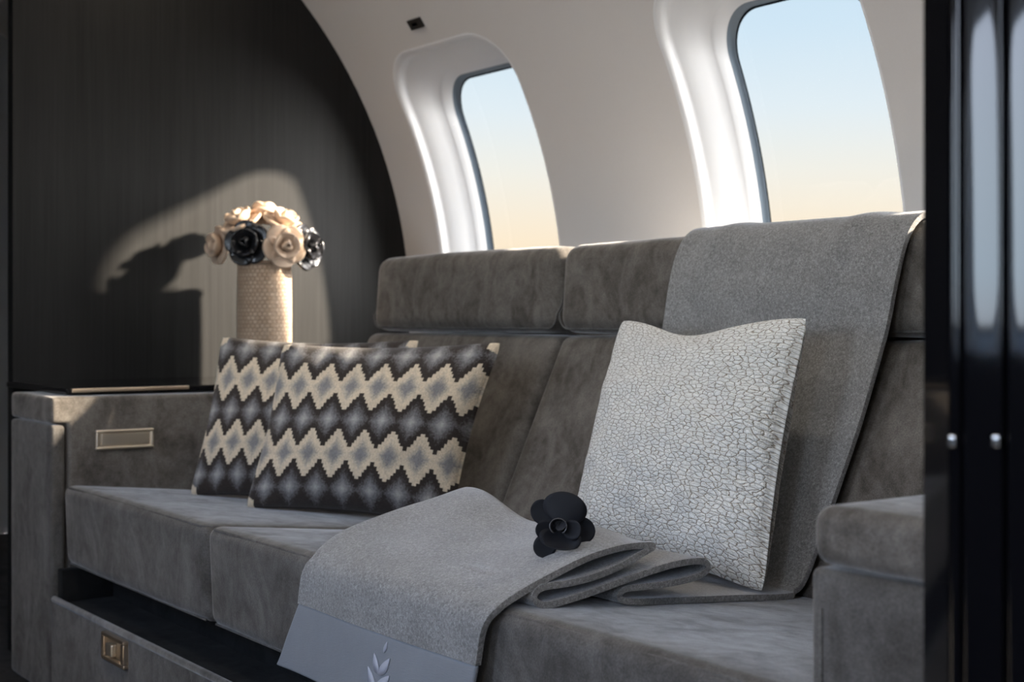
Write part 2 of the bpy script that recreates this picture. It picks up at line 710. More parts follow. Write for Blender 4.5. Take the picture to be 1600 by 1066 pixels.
def window(idx, side, pc, th_c, a, b, pane_m, rc=0.14):
    w = empty('window_%d' % idx, cyl(pc, th_c, RW, side))
    tag(w, kind='structure')
    # (inset, radius) of the lip and the reveal, from the cabin outwards
    prof = [(-0.001, 1.2712), (0.000, 1.2700), (0.004, 1.2708), (0.0085, 1.2735), (0.0115, 1.2785), (0.0130, 1.286), (0.0145, 1.293), (0.018, 1.2965),
            (0.024, 1.302), (0.034, 1.315), (0.048, 1.336), (0.0585, 1.354), (0.0605, 1.3555), (0.064, 1.359), (0.0750, 1.380)]
    gas = [(0.0750, 1.380), (0.0765, 1.3815), (0.0790, 1.396), (0.086, 1.396)]

    def loops(pr):
        v = []
        for d, r in pr:
            for x, y in rrect(a - d, b - max(d, 0) * 1.6 - min(d, 0), max(rc - 0.5 * d, 0.05) if d > 0 else rc, NW):
                v.append(cyl(pc + x, th_c + math.degrees(y / RW), r, side))
        f = []
        for k in range(len(pr) - 1):
            for i in range(NW):
                j = (i + 1) % NW
                f.append((k * NW + i, k * NW + j, (k + 1) * NW + j, (k + 1) * NW + i))
        return v, f
    v, f = loops(prof)
    build('window_frame', v, f, M['reveal'], w)
    v, f = loops(gas)
    build('window_gasket', v, f, M['gasket'], w)
    # pane: rings shrinking to a centre so that it follows the hull
    v, f = [], []
    rings = 8
    for k in range(rings):
        s = 1 - k / rings
        for x, y in rrect(a - 0.0835, b - 0.0835 * 1.6, rc - 0.042, NW):
            v.append(cyl(pc + x * s, th_c + math.degrees(y * s / RW), 1.3950, side))
    for k in range(rings - 1):
        for i in range(NW):
            j = (i + 1) % NW
            f.append((k * NW + i, k * NW + j, (k + 1) * NW + j, (k + 1) * NW + i))
    v.append(cyl(pc, th_c, 1.3950, side))
    for i in range(NW):
        f.append(((rings - 1) * NW + i, (rings - 1) * NW + (i + 1) % NW, len(v) - 1))
    build('window_pane', v, f, pane_m, w)
    portal('window_portal', pc, th_c, 1.41, side, 2 * (a - 0.075), 2 * (b - 0.12))
    return w


PITCH = 1.06
WR = [3.065, 2.005, 0.945, -0.115, -1.175]
THC_R, B_R, A_R = 15.2, 0.4060, 0.275
WL = [2.48, 1.42, 0.36, -0.70]
THC_L, B_L, A_L = 9.6, 0.366, 0.27
PMIN, PMAX = -1.72, 5.6
wall_with_windows('wall_right', 1, WR, THC_R, B_R, A_R, PITCH, PMIN, PMAX)
wall_with_windows('wall_left', -1, WL, THC_L, B_L, A_L, PITCH, PMIN, PMAX)
k = 1
for pc in WR:
    window(k, 1, pc, THC_R, A_R, B_R, M['pane_dim'])
    k += 1
for pc in WL:
    window(k, -1, pc, THC_L, A_L, B_L, M['pane_clear'])
    k += 1

# ceiling: shallow arch between the two liners
v, f = [], []
qa, za = QC + RW * math.cos(R(TH1)), ZC + RW * math.sin(R(TH1))
qb = QC - RW * math.cos(R(TH1))
n = 24
for i in range(n):
    t = i / (n - 1)
    q = qb + (qa - qb) * t
    z = za + 0.055 * math.sin(math.pi * t)
    v.append(W(PMIN, q, z))
    v.append(W(PMAX, q, z))
for i in range(n - 1):
    f.append((2 * i, 2 * i + 1, 2 * i + 3, 2 * i + 2))
tag(build('ceiling', v, f, M['ceiling']), kind='structure')

# two unseen light strips added along the ceiling to brighten the cabin
em = Mat('fill_diffuser')
em.set(Base_Color=(0.9, 0.9, 0.88, 1), Roughness=0.6)
em.b.inputs['Emission Color'].default_value = (1.0, 0.91, 0.80, 1)
em.b.inputs['Emission Strength'].default_value = 9.0
for sgn, word, pend in ((-1, 'aisle', 2.6), (1, 'window', 3.46)):
    qq = QC + sgn * 0.44
    zz = za + 0.055 * math.sin(math.pi * (0.5 + sgn * 0.44 / (qa - qb)))
    cl_ = empty('fill_strip', W(0.9, qq, zz))
    tag(cl_, 'unseen strip light added along the ceiling on the %s side to brighten the cabin' % word, 'light')
    box('diffuser', -1.55, pend - 0.01, qq - 0.045, qq + 0.045, zz - 0.018, zz - 0.010, em.m, cl_, 0.001, 1)
    for dq in (-0.052, 0.052):
        box('trim', -1.56, pend, qq + dq - 0.006, qq + dq + 0.006, zz - 0.022, zz + 0.004, M['reveal'], cl_, 0.002, 1)

# small warm downlight by the bulkhead
dl = empty('downlight', W(3.27, 1.40, za + 0.006))
tag(dl, 'small round warm downlight in the ceiling corner by the bulkhead', 'light')
dm = Mat('downlight_lens')
dm.set(Base_Color=(0.9, 0.85, 0.8, 1))
dm.b.inputs['Emission Color'].default_value = (1.0, 0.80, 0.58, 1)
dm.b.inputs['Emission Strength'].default_value = 190.0


def disc(name, p, q, z, r0, r1, h, mat, parent, n=24):
    v, f = [], []
    for i in range(n):
        an = 2 * math.pi * i / n
        for r_, hh in ((r1, 0.0), (r1, -h), (r0, -h), (r0, 0.0)):
            v.append(W(p + r_ * math.cos(an), q + r_ * math.sin(an), z + hh))
    for i in range(n):
        j = (i + 1) % n
        for k_ in range(4):
            f.append((4 * i + k_, 4 * j + k_, 4 * j + (k_ + 1) % 4, 4 * i + (k_ + 1) % 4))
    return build(name, v, f, mat, parent, smooth=False)


disc('lens', 3.27, 1.40, za + 0.004, 0.001, 0.028, 0.004, dm.m, dl)
disc('bezel', 3.27, 1.40, za + 0.006, 0.029, 0.038, 0.010, M['reveal'], dl)

# floor
o = box('floor', PMIN, PMAX, QC - 1.0, QC + 1.0, -0.85, -HC, M['carpet'], None, 0.002, 1)
tag(o, kind='structure')


def bulkhead(name, p, q0, q1, mat, thick=0.04):
    """panel across the cabin from q0 to q1, its outline following the liner"""
    rr = RW + 0.012
    pts = [(q0, -HC)]
    outline = []
    N = 60
    for i in range(N + 1):
        q = q0 + (q1 - q0) * i / N
        h = math.sqrt(max(rr * rr - (q - QC) ** 2, 0))
        outline.append((q, ZC - h, ZC + h))
    top = [(q, min(zt, za + 0.05)) for q, zb, zt in outline]
    bot = [(q, max(zb, -HC)) for q, zb, zt in outline]
    poly = bot + top[::-1]
    v = [W(p, q, z) for q, z in poly] + [W(p + thick, q, z) for q, z in poly]
    m = len(poly)
    f = []
    half = len(bot)
    for i in range(half - 1):
        for o_ in (0, m):
            f.append((o_ + i, o_ + i + 1, o_ + m - 2 - i, o_ + m - 1 - i))
    for i in range(m):
        j = (i + 1) % m
        f.append((i, j, m + j, m + i))
    o = build(name, v, f, mat, None, smooth=False)
    tag(o, kind='structure')
    return o


PB = 3.52
bulkhead('wall_far', PB, 1.037, QC + RW + 0.01, M['veneer'])
bulkhead('wall_far_left', PB, QC - RW - 0.01, 0.30, M['veneer'])
bulkhead('wall_far_end', 5.5, QC - RW - 0.01, QC + RW + 0.01, M['end_wall'])
bulkhead('wall_near_end', PMIN + 0.01, QC - RW - 0.01, QC + RW + 0.01, M['end_wall'])

# ledge panel between the divan's back and the liner
tag(box('trim_1', 0.2, 3.03, 1.965, 2.12, -HC, 0.06, M['liner'], None, 0.01), kind='structure')

# dark veneer dado along the aisle-side liner
tag(box('trim_2', PMIN + 0.03, 3.50, -0.375, -0.215, -HC, -0.05, M['veneer'], None, 0.01), kind='structure')

# small dark square fitting above the window
sw = empty('wall_sensor', cyl(3.09, 36.2, RW - 0.002, 1))
tag(sw, 'small dark square sensor on the liner above the far window', 'sensor')


def liner_plate(name, p0, p1, t0, t1, r0, r1, mat, parent):
    v = []
    for p, t in ((p0, t0), (p1, t0), (p1, t1), (p0, t1)):
        v.append(cyl(p, t, r0))
    for p, t in ((p0, t0), (p1, t0), (p1, t1), (p0, t1)):
        v.append(cyl(p, t, r1))
    f = [(0, 1, 2, 3), (4, 5, 6, 7), (0, 1, 5, 4), (1, 2, 6, 5), (2, 3, 7, 6), (3, 0, 4, 7)]
    return build(name, v, f, mat, parent, smooth=False)


liner_plate('housing', 3.060, 3.118, 35.6, 36.8, RW + 0.002, RW - 0.006, M['plastic_dark'], sw)
liner_plate('lens', 3.080, 3.100, 36.0, 36.4, RW - 0.006, RW - 0.009, M['black_lacquer'], sw)

# ------------------------------------------------------------------ divan
divan = empty('divan', W(1.96, 1.45, -HC))
tag(divan, 'long grey velvet built-in divan under the cabin windows', 'divan')
SEAT_S = -0.1066


def seat_z(q):
    return -0.352 + SEAT_S * (q - 1.0)


seat_edges = [(0.895, 1.505), (1.509, 2.282), (2.286, 3.030)]
for (p0, p1) in seat_edges:
    pts = [(1.004, -0.524), (1.63, -0.524), (1.63, seat_z(1.63)), (0.996, seat_z(0.996))]
    c = soft_box('seat_cushion', pts, p0, p1, M['velvet_seat'], divan, r=0.022, puff=0.003, n=12)
    # piping along the top front edge and back along both top sides
    e = 0.0075
    zt = seat_z(1.0)
    path = [W(p0 + e, 1.55, seat_z(1.55) - e * 0.7), W(p0 + e, 1.05, seat_z(1.05) - e * 0.7)]
    for t in range(7):
        an = R(90 * t / 6)
        path.append(W(p0 + e + 0.024 * (1 - math.cos(an)), 1.003 + 0.024 * (1 - math.sin(an)), zt - e * 0.7))
    for t in range(7):
        an = R(90 * (6 - t) / 6)
        path.append(W(p1 - e - 0.024 * (1 - math.cos(an)), 1.003 + 0.024 * (1 - math.sin(an)), zt - e * 0.7))
    path += [W(p1 - e, 1.05, seat_z(1.05) - e * 0.7), W(p1 - e, 1.55, seat_z(1.55) - e * 0.7)]
    tube('piping', path, 0.0028, M['piping'], c)
    tube('piping', [W(p0 + 0.02, 1.008, -0.519), W(p1 - 0.02, 1.008, -0.519)], 0.0022, M['piping'], c)

back_edges = [(0.80, 1.533), (1.543, 2.294), (2.306, 3.075)]
for (p0, p1) in back_edges:
    pts = [(1.592, -0.42), (1.775, -0.034), (1.90, -0.034), (1.90, -0.42)]
    b = soft_box('back_cushion', pts, p0, p1, M['velvet'], divan, r=0.018, puff=0.004, n=12)
head_edges = [(0.80, 1.539), (1.543, 2.298), (2.302, 3.045)]
for (p0, p1) in head_edges:
    pts = [(1.762, -0.026), (1.776, 0.153), (1.93, 0.150), (1.93, -0.026)]
    h = soft_box('headrest', pts, p0, p1, M['velvet'], divan, r=0.034, puff=0.003, n=12)
    rr = 0.03
    path = []
    cs = [(p0 + rr, -0.02 + rr, 180), (p1 - rr, -0.02 + rr, 270)]
    path.append(W(p0 + 0.003, 1.80, 0.10))
    path.append(W(p0 + 0.003, 1.785, 0.03))
    for t in range(6):
        an = R(180 + 90 * t / 5)
        path.append(W(p0 + rr * 1.0 + (rr - 0.003) * math.cos(an), 1.772, 0.012 + rr * math.sin(an)))
    for t in range(6):
        an = R(270 + 90 * t / 5)
        path.append(W(p1 - rr + (rr - 0.003) * math.cos(an), 1.772, 0.012 + rr * math.sin(an)))
    path.append(W(p1 - 0.003, 1.785, 0.03))
    path.append(W(p1 - 0.003, 1.80, 0.10))
    tube('piping', path, 0.0025, M['piping'], h)

# base with a drawer under the cushions
box('base', 0.90, 3.03, 1.10, 1.90, -0.80, -0.535, M['shade_fabric'], divan, 0.006)
box('ledge', 0.90, 3.03, 0.985, 1.12, -0.62, -0.5995, M['shade_fabric'], divan, 0.004)
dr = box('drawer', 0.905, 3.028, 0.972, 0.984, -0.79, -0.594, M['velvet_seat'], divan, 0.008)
box('gap_shade', 3.006, 3.0345, 0.988, 1.12, -0.60, -0.532, M['shade_fabric'], divan, 0.002, 1)  # black block added beside the arm, painting the gap's shade as colour
tube('drawer_lip', [W(0.91, 0.977, -0.5935), W(3.022, 0.977, -0.5935)], 0.007, M['velvet_seat'], dr)
# square latch, set into the drawer front
lp = 2.66


def on_front(x, y, q=0.972):
    D = F * q / (CA * (x + 800))
    return (D - q * SA) / CA, (500 - y) / F * D


pa, zA = on_front(164, 985)
pb, zB = on_front(202, 1034)
latch = empty('latch', Vector((0, 0, 0)))
latch.parent = divan
latch.location = W((pa + pb) / 2, 0.968, (zA + zB) / 2) - wloc(divan)
tag(latch, 'square brass latch')
pc_, zc_ = (pa + pb) / 2, -0.628
hw = 0.026
for (a0, a1, b0, b1) in ((-hw, hw, hw - 0.007, hw), (-hw, hw, -hw, -hw + 0.007), (-hw, -hw + 0.007, -hw + 0.007, hw - 0.007), (hw - 0.007, hw, -hw + 0.007, hw - 0.007)):
    box('latch_rim', pc_ + a0 * 2.3, pc_ + a1 * 2.3, 0.962, 0.975, zc_ + b0, zc_ + b1, M['brass'], latch, 0.002, 2)
box('latch_plate', pc_ - (hw - 0.006) * 2.3, pc_ + (hw - 0.006) * 2.3, 0.9705, 0.976, zc_ - hw + 0.006, zc_ + hw - 0.006, M['brass'], latch, 0.001, 1)
box('latch_tongue', pc_ - 0.002, pc_ + 0.030, 0.960, 0.971, zc_ - 0.014, zc_ + 0.010, M['nickel'], latch, 0.003, 2)

# far armrest
AF = 0.975
PI_, PO = 3.036, 3.325
arm = empty('armrest', Vector((0, 0, 0)))
arm.parent = divan
arm.location = W((PI_ + PO) / 2, AF, -HC) - wloc(divan)
soft_box('arm_body', [(AF, -0.222), (1.012, -0.222), (1.012, -0.80), (1.90, -0.80), (1.90, -0.172), (AF, -0.166)], PI_, PO, M['velvet'], arm, r=0.009, puff=0.001, n=8)
soft_box('arm_post', [(AF, -0.805), (1.005, -0.805), (1.005, -0.2265), (AF, -0.2265)], PI_, PO, M['velvet_seat'], arm, r=0.008, puff=0.001, n=8)
# recessed nickel handle on its inner face
hq0, hq1, hz0, hz1 = 1.070, 1.2005, -0.283, -0.240
hd = empty('handle', Vector((0, 0, 0)))
hd.parent = arm
hd.location = W(PI_, (hq0 + hq1) / 2, (hz0 + hz1) / 2) - wloc(arm)
tag(hd, 'brushed nickel recessed handle')
fw = 0.0065
for (a0, a1, b0, b1) in ((hq0, hq1, hz1 - fw, hz1), (hq0, hq1, hz0, hz0 + fw), (hq0, hq0 + fw, hz0 + fw, hz1 - fw), (hq1 - fw, hq1, hz0 + fw, hz1 - fw)):
    box('handle_rim', PI_ - 0.009, PI_ + 0.003, a0, a1, b0, b1, M['nickel'], hd, 0.0022, 2)
box('handle_plate', PI_ - 0.003, PI_ + 0.002, hq0 + fw - 0.001, hq1 - fw + 0.001, hz0 + fw - 0.001, hz1 - fw + 0.001, M['nickel'], hd, 0.0008, 1)
box('handle_flap', PI_ - 0.006, PI_ - 0.002, hq0 + fw + 0.006, hq1 - fw - 0.002, hz0 + fw + 0.003, hz1 - fw - 0.002, M['nickel'], hd, 0.0015, 2)

# near armrest
arm2 = empty('armrest', Vector((0, 0, 0)))
arm2.parent = divan
arm2.location = W(0.75, AF, -HC) - wloc(divan)
soft_box('arm_body', [(AF + 0.002, -0.225), (AF + 0.002, -0.805), (1.90, -0.805), (1.90, -0.225)], 0.62, 0.893, M['velvet_seat'], arm2, r=0.008, puff=0.001, n=8)
soft_box('arm_cap', [(AF, -0.222), (AF, -0.168), (1.90, -0.168), (1.90, -0.222)], 0.62, 0.893, M['velvet'], arm2, r=0.018, puff=0.001, n=8)
tube('seam', [W(0.878, AF + 0.001, -0.26), W(0.878, AF + 0.001, -0.79)], 0.0018, M['piping'], arm2)

# ------------------------------------------------------------------ black counter on the far armrest
ct = empty('counter', W(3.3, 1.4, -0.166))
tag(ct, 'glossy black counter top with a brass edge behind the far armrest', 'counter')
box('slab', 3.075, 3.515, 1.02, 1.93, -0.163, -0.150, M['black_lacquer'], ct, 0.003)
box('edge_strip', 3.066, 3.0755, 1.03, 1.30, -0.1585, -0.1500, M['brass'], ct, 0.001, 1)

# ------------------------------------------------------------------ black lacquer cabinet at the near end
cab = empty('cabinet', W(0.40, 1.2, -HC))
tag(cab, 'tall glossy black lacquer cabinet with vertical ribs beside the near armrest', 'cabinet')
ZT, ZB = 1.13, -0.80
QF = 0.765


def px_to_p(x, q):
    u = (x - 800) / F
    return q * (CA - u * SA) / (SA + u * CA)


def strip(name, x0, x1, bulge, depth, q=QF, mat='black_lacquer', n=12, tilt=0.0):
    """vertical strip of the front seen between picture columns x0 and x1; bulge = how far it swells to the aisle"""
    p0, p1 = px_to_p(x0, q), px_to_p(x1, q)
    v, f = [], []
    prof = []
    for i in range(n + 1):
        t = i / n
        prof.append((p0 + (p1 - p0) * t, q - bulge * (1 - (2 * t - 1) ** 2) + tilt * (0.5 - t)))
    prof += [(p1, q + depth), (p0, q + depth)]
    m = len(prof)
    for p, qq in prof:
        v.append(W(p, qq, ZB))
        v.append(W(p, qq, ZT))
    for i in range(m):
        j = (i + 1) % m
        f.append((2 * i, 2 * j, 2 * j + 1, 2 * i + 1))
    o = build(name, v, f, M[mat], cab, smooth=False)
    me = o.data
    for k_, pl in enumerate(me.polygons):
        pl.use_smooth = k_ < n
    return o


pe = px_to_p(1440, QF + 0.018)
# carcass behind the ribs
box('carcass', 0.12, pe - 0.002, QF + 0.03, 1.90, ZB, ZT, M['black_lacquer'], cab, 0.003)
# chamfered left corner, then bead, then wide ribs
pp1 = px_to_p(1482, QF)
v = [W(pe, QF + 0.020, ZB), W(pp1, QF, ZB), W(pp1, QF + 0.05, ZB), W(pe, QF + 0.05, ZB)]
v += [Vector((a.x, a.y, ZT + HC)) for a in v]
build('corner_post', v, [(0, 1, 5, 4), (1, 2, 6, 5), (2, 3, 7, 6), (3, 0, 4, 7), (0, 1, 2, 3), (4, 5, 6, 7)], M['black_lacquer'], cab, smooth=False)
strip('bead', 1484, 1499, 0.0010, 0.03)
strip('rib', 1505, 1566, 0.0005, 0.03)
strip('rib', 1574, 1636, 0.0005, 0.03)
strip('rib', 1644, 1720, 0.0005, 0.03)
for x_ in (1491.5, 1560):  # chrome chips added only to give two bright glints on the ribs
    p_ = px_to_p(x_, QF)
    zc__ = -190 / F * (p_ * CA + QF * SA)
    box('glint_chip', p_ - 0.0028, p_ + 0.0028, QF - 0.004, QF + 0.002, zc__ - 0.004, zc__ + 0.004, M['chrome'], cab, 0.0015, 3)

# ------------------------------------------------------------------ throw blanket
prof = [(1.952, 0.02), (1.952, 0.12), (1.938, 0.152), (1.895, 0.1625), (1.81, 0.1655), (1.774, 0.152), (1.754, 0.115), (1.744, 0.06), (1.738, 0.0), (1.730, -0.045), (1.69, -0.14), (1.62, -0.29),
        (1.580, -0.378), (1.560, -0.400), (1.530, -0.4015), (1.42, -0.389), (1.30, -0.376), (1.215, -0.366), (1.184, -0.3605), (1.176, -0.353), (1.186, -0.3455), (1.22, -0.3460),
        (1.275, -0.3455), (1.312, -0.3405), (1.325, -0.331), (1.312, -0.3215), (1.26, -0.322), (1.19, -0.332), (1.12, -0.344), (1.062, -0.351), (1.042, -0.346), (1.039, -0.337),
        (1.052, -0.3285), (1.10, -0.3270), (1.16, -0.3185), (1.205, -0.3080), (1.226, -0.2975), (1.222, -0.2865), (1.19, -0.285), (1.14, -0.296), (1.075, -0.317), (1.020, -0.336),
        (0.990, -0.353), (0.979, -0.375), (0.977, -0.42), (0.974, -0.47), (0.970, -0.522)]
pl = catmull(prof, 8)
nP = len(pl)
NWD = 64
key = list(range(0, nP, 8))


def edge_p(i):
    """(near edge, far edge) of the cloth along its length"""
    s = i / 8.0
    xs = [0, 4, 9, 13, 17, 24, 31, 36, 40, 42, 44, 46]
    ne = [1.385, 1.395, 1.43, 1.455, 1.400, 1.390, 1.395, 1.390, 1.395, 1.40, 1.425, 1.452]
    fe = [1.91, 1.91, 1.94, 1.93, 1.92, 1.91, 1.90, 1.885, 1.878, 1.875, 1.895, 1.955]
    return float(np.interp(s, xs, ne)), float(np.interp(s, xs, fe))


verts, keep = [], []
for i in range(nP):
    q0, z0 = pl[i]
    t0, t1 = pl[max(i - 1, 0)], pl[min(i + 1, nP - 1)]
    d = np.array(t1) - np.array(t0)
    d /= (np.linalg.norm(d) + 1e-9)
    nrm = np.array([-d[1], d[0]])       # outward side (towards the room)
    a, b = edge_p(i)
    s = i / 8.0
    for j in range(NWD):
        w = j / (NWD - 1)
        p = a + (b - a) * w
        amp = 0.0
        if 6 < s < 12:
            amp = 0.010 * math.sin((s - 6) / 6 * math.pi)
        if s > 37:
            amp = 0.016 * min(1, (s - 37) / 2.0) * float(np.interp(s, [40.0, 43.5], [1.0, 0.55]))
        h = mnoise.noise(Vector((p * 5.0, q0 * 6.0 + z0 * 3, 1.3))) * amp
        dz = 0.0
        # ridge of the top layer at the far edge, hollow in the middle
        if 33.0 < s < 42:
            k_ = math.sin((s - 33.0) / 9 * math.pi)
            dz = k_ * (0.012 * w - 0.017 * math.sin(w * math.pi) ** 2 + 0.007 * math.sin(w * 11 + s * 1.3))
        q_sh = 0.0
        if 33 < s < 40.5:
            q_sh = 0.045 * w * math.sin((s - 33) / 7.5 * math.pi)
        # folds on the hanging corner over the headrest
        if 2 < s < 8:
            for wc_, am_ in ((0.22, 0.0065), (0.80, 0.0055)):
                h += am_ * math.exp(-((w - wc_ - (s - 4) * 0.022) / 0.055) ** 2) * math.sin((s - 2) / 6 * math.pi)
        verts.append(W(p, q0 - abs(nrm[0]) * h * 1.0 + q_sh, z0 + dz + abs(nrm[1]) * h * 0.7))
throw = empty('throw_blanket', W(1.65, 1.25, -0.4))
tag(throw, 'grey wool throw draped over the divan back and folded down across the seat', 'blanket')
IB = 44 * 8        # where the satin band begins
wool_o = build('wool_cloth', verts[:(IB + 1) * NWD], grid_faces(IB + 1, NWD), M['wool'], throw)
bv = [Vector(x) for x in verts[IB * NWD:]]
band_o = build('satin_band', bv, grid_faces(nP - IB, NWD), M['satin'], throw)
tag(band_o, 'smooth blue-grey satin band')
for o_, th in ((wool_o, 0.0085), (band_o, 0.007)):
    md = o_.modifiers.new('thickness', 'SOLIDIFY')
    md.thickness = th
    md.offset = 0.0
    md.use_rim = True
    bv_ = o_.modifiers.new('round', 'BEVEL')
    bv_.width = 0.0040
    bv_.segments = 4
    bv_.limit_method = 'ANGLE'
    bv_.angle_limit = R(50)

# embroidered sprig on the band


def band_h(p, z):
    q0 = float(np.interp(-z, [0.42, 0.47, 0.522], [0.977, 0.974, 0.970]))
    return mnoise.noise(Vector((p * 5.0, q0 * 6.0 + z * 3, 1.3))) * 0.016 * 0.55


def leaf(name, base, tip, width, bend, parent):
    """leaf outline between two picture points, laid on the front of the band"""
    qf = 0.9665
    def pt(x, y, q):
        p_, z_ = on_front(x, y, q)
        return np.array([p_, z_])
    B, T = pt(*base, qf), pt(*tip, qf)
    d = T - B
    n_ = np.array([-d[1], d[0]])
    n_ /= np.linalg.norm(n_)
    v, f = [], []
    N = 10
    for layer, qo in ((0, 0.0), (1, -0.0007)):
        for i in range(N + 1):
            t = i / N
            c = B + d * t + n_ * bend * math.sin(t * math.pi)
            wd_ = width * (math.sin(math.pi * t ** 0.8) ** 0.9 if 0 < t < 1 else 0.0) + 0.0003
            for sg in (-1, 1):
                P = c + n_ * wd_ * sg
                # follow the slight lean of the band
                v.append(W(P[0], np.interp(-P[1], [0.42, 0.47, 0.522], [0.977, 0.974, 0.970]) - band_h(P[0], P[1]) - 0.0040 + qo, P[1]))
    m = (N + 1) * 2
    for i in range(N):
        f.append((2 * i, 2 * i + 1, 2 * i + 3, 2 * i + 2))
        f.append((m + 2 * i, m + 2 * i + 1, m + 2 * i + 3, m + 2 * i + 2))
        f.append((2 * i, 2 * i + 2, m + 2 * i + 2, m + 2 * i))
        f.append((2 * i + 1, 2 * i + 3, m + 2 * i + 3, m + 2 * i + 1))
    build(name, v, f, M['thread'], parent)


emb = empty('embroidery', Vector((0, 0, 0)))
emb.parent = throw
emb.location = W(1.70, 0.965, -0.47) - wloc(throw)
tag(emb, 'pale embroidered leaf sprig')
leaf('leaf', (600, 1020), (605, 1003), 0.0030, 0.0, emb)
leaf('leaf', (593.5, 1053), (586, 1020), 0.0066, -0.002, emb)
leaf('leaf', (593.5, 1053), (610, 1029), 0.0066, 0.002, emb)
leaf('leaf', (590, 1078), (577.5, 1041), 0.0080, -0.002, emb)
leaf('leaf', (590, 1078), (611, 1056), 0.0080, 0.002, emb)
leaf('leaf', (588, 1098), (572, 1066), 0.0080, -0.002, emb)
leaf('leaf', (588, 1098), (614, 1080), 0.0080, 0.002, emb)

# ------------------------------------------------------------------ pillows


def pillow(name, corners, thick, mat, nu, nv, pinch=0.06, pattern=None, wrinkle=0.006, seed=0.0, sag=None, front=1.0, back=1.0):
    """corners: BL, BR, TR, TL as seen from the room (world vectors). Two sheets meeting in a seam."""
    BL, BR, TR, TL = [Vector(c) for c in corners]
    nrm = ((BR - BL).cross(TL - BL)).normalized()
    ctr = (BL + BR + TR + TL) / 4
    if nrm.dot(Vector((0, 0, HC)) - ctr) < 0:
        nrm = -nrm
    verts, faces, cols, uvs = [], [], [], []
    idx = {}

    def pos(u, v, side):
        # u, v in -1..1
        uu = u * (1 - pinch * (1 - v * v))
        vv = v * (1 - pinch * 1.15 * (1 - u * u))
        if sag:
            vv -= sag * math.exp(-((u + 0.1) / 0.45) ** 2) * max(0, v) ** 3
        ck = 1 - 0.032 * (abs(u) * abs(v)) ** 9
        uu *= ck
        vv *= ck
        s, t = (uu + 1) / 2, (vv + 1) / 2
        P = (BL * (1 - s) + BR * s) * (1 - t) + (TL * (1 - s) + TR * s) * t
        e = max(0.0, (1 - u ** 2)) ** 0.47 * max(0.0, (1 - v ** 2)) ** 0.47
        # corners stay thin, belly full
        h = thick * e
        nz = mnoise.noise(Vector((u * 2.2 + seed, v * 2.2, side * 3.0))) * wrinkle + mnoise.noise(Vector((u * 5 + seed, v * 5, side * 5.0))) * wrinkle * 0.5
        edge = min(1 - abs(u), 1 - abs(v))
        # puckers running in from the edges
        pk = math.sin(v * 17 + 3 * math.sin(v * 7 + seed)) * math.exp(-(1 - abs(u)) * 7) + math.sin(u * 15 + seed) * math.exp(-(1 - abs(v)) * 7)
        h += (nz + 0.0022 * pk) * min(1, edge * 6)
        return P + nrm * (h * side * (front if side > 0 else back))
    for side in (1, -1):
        for i in range(nu + 1):
            for j in range(nv + 1):
                u, v = -1 + 2 * i / nu, -1 + 2 * j / nv
                border = i in (0, nu) or j in (0, nv)
                key_ = (i, j, 0 if border else side)
                if key_ not in idx:
                    idx[key_] = len(verts)
                    verts.append(pos(u, v, side))
        for i in range(nu):
            for j in range(nv):
                def K(a, b):
                    return idx[(a, b, 0 if (a in (0, nu) or b in (0, nv)) else side)]
                faces.append((K(i, j), K(i + 1, j), K(i + 1, j + 1), K(i, j + 1)))
                uvs.append(((i / nu, j / nv), ((i + 1) / nu, j / nv), ((i + 1) / nu, (j + 1) / nv), (i / nu, (j + 1) / nv)))
                if pattern:
                    cols.append(pattern((i + 0.5) / nu, (j + 0.5) / nv))
    vs = verts
    lo = Vector([min(v[i] for v in vs) for i in range(3)])
    hi = Vector([max(v[i] for v in vs) for i in range(3)])
    c = (lo + hi) / 2
    c.z = lo.z
    me = bpy.data.meshes.new(name)
    me.from_pydata([tuple(v - c) for v in vs], [], faces)
    uvl = me.uv_layers.new(name='UVMap')
    flat = [x for q_ in uvs for xy in q_ for x in xy]
    uvl.data.foreach_set('uv', flat)
    if pattern:
        at = me.attributes.new('pattern', 'FLOAT_COLOR', 'FACE')
        at.data.foreach_set('color', [x for c_ in cols for x in c_])
    me.shade_smooth()
    body = link_mesh(name, me, mat, None, c)
    # seam cord around the edge
    path = []
    for i in range(nu):
        path.append(verts[idx[(i, 0, 0)]])
    for j in range(nv):
        path.append(verts[idx[(nu, j, 0)]])
    for i in range(nu, 0, -1):
        path.append(verts[idx[(i, nv, 0)]])
    for j in range(nv, 0, -1):
        path.append(verts[idx[(0, j, 0)]])
    return body, path


rng = random.Random(3)
DARK = lin(54, 47, 43)[:3]
CREAM = lin(208, 192, 168)[:3]
BLUE = lin(124, 122, 123)[:3]
PALE = lin(184, 182, 174)[:3]
ND = 7.6            # diamonds across


def mix3(a, b, t):
    t = max(0.0, min(1.0, t))
    return tuple(a[i] * (1 - t) + b[i] * t for i in range(3))


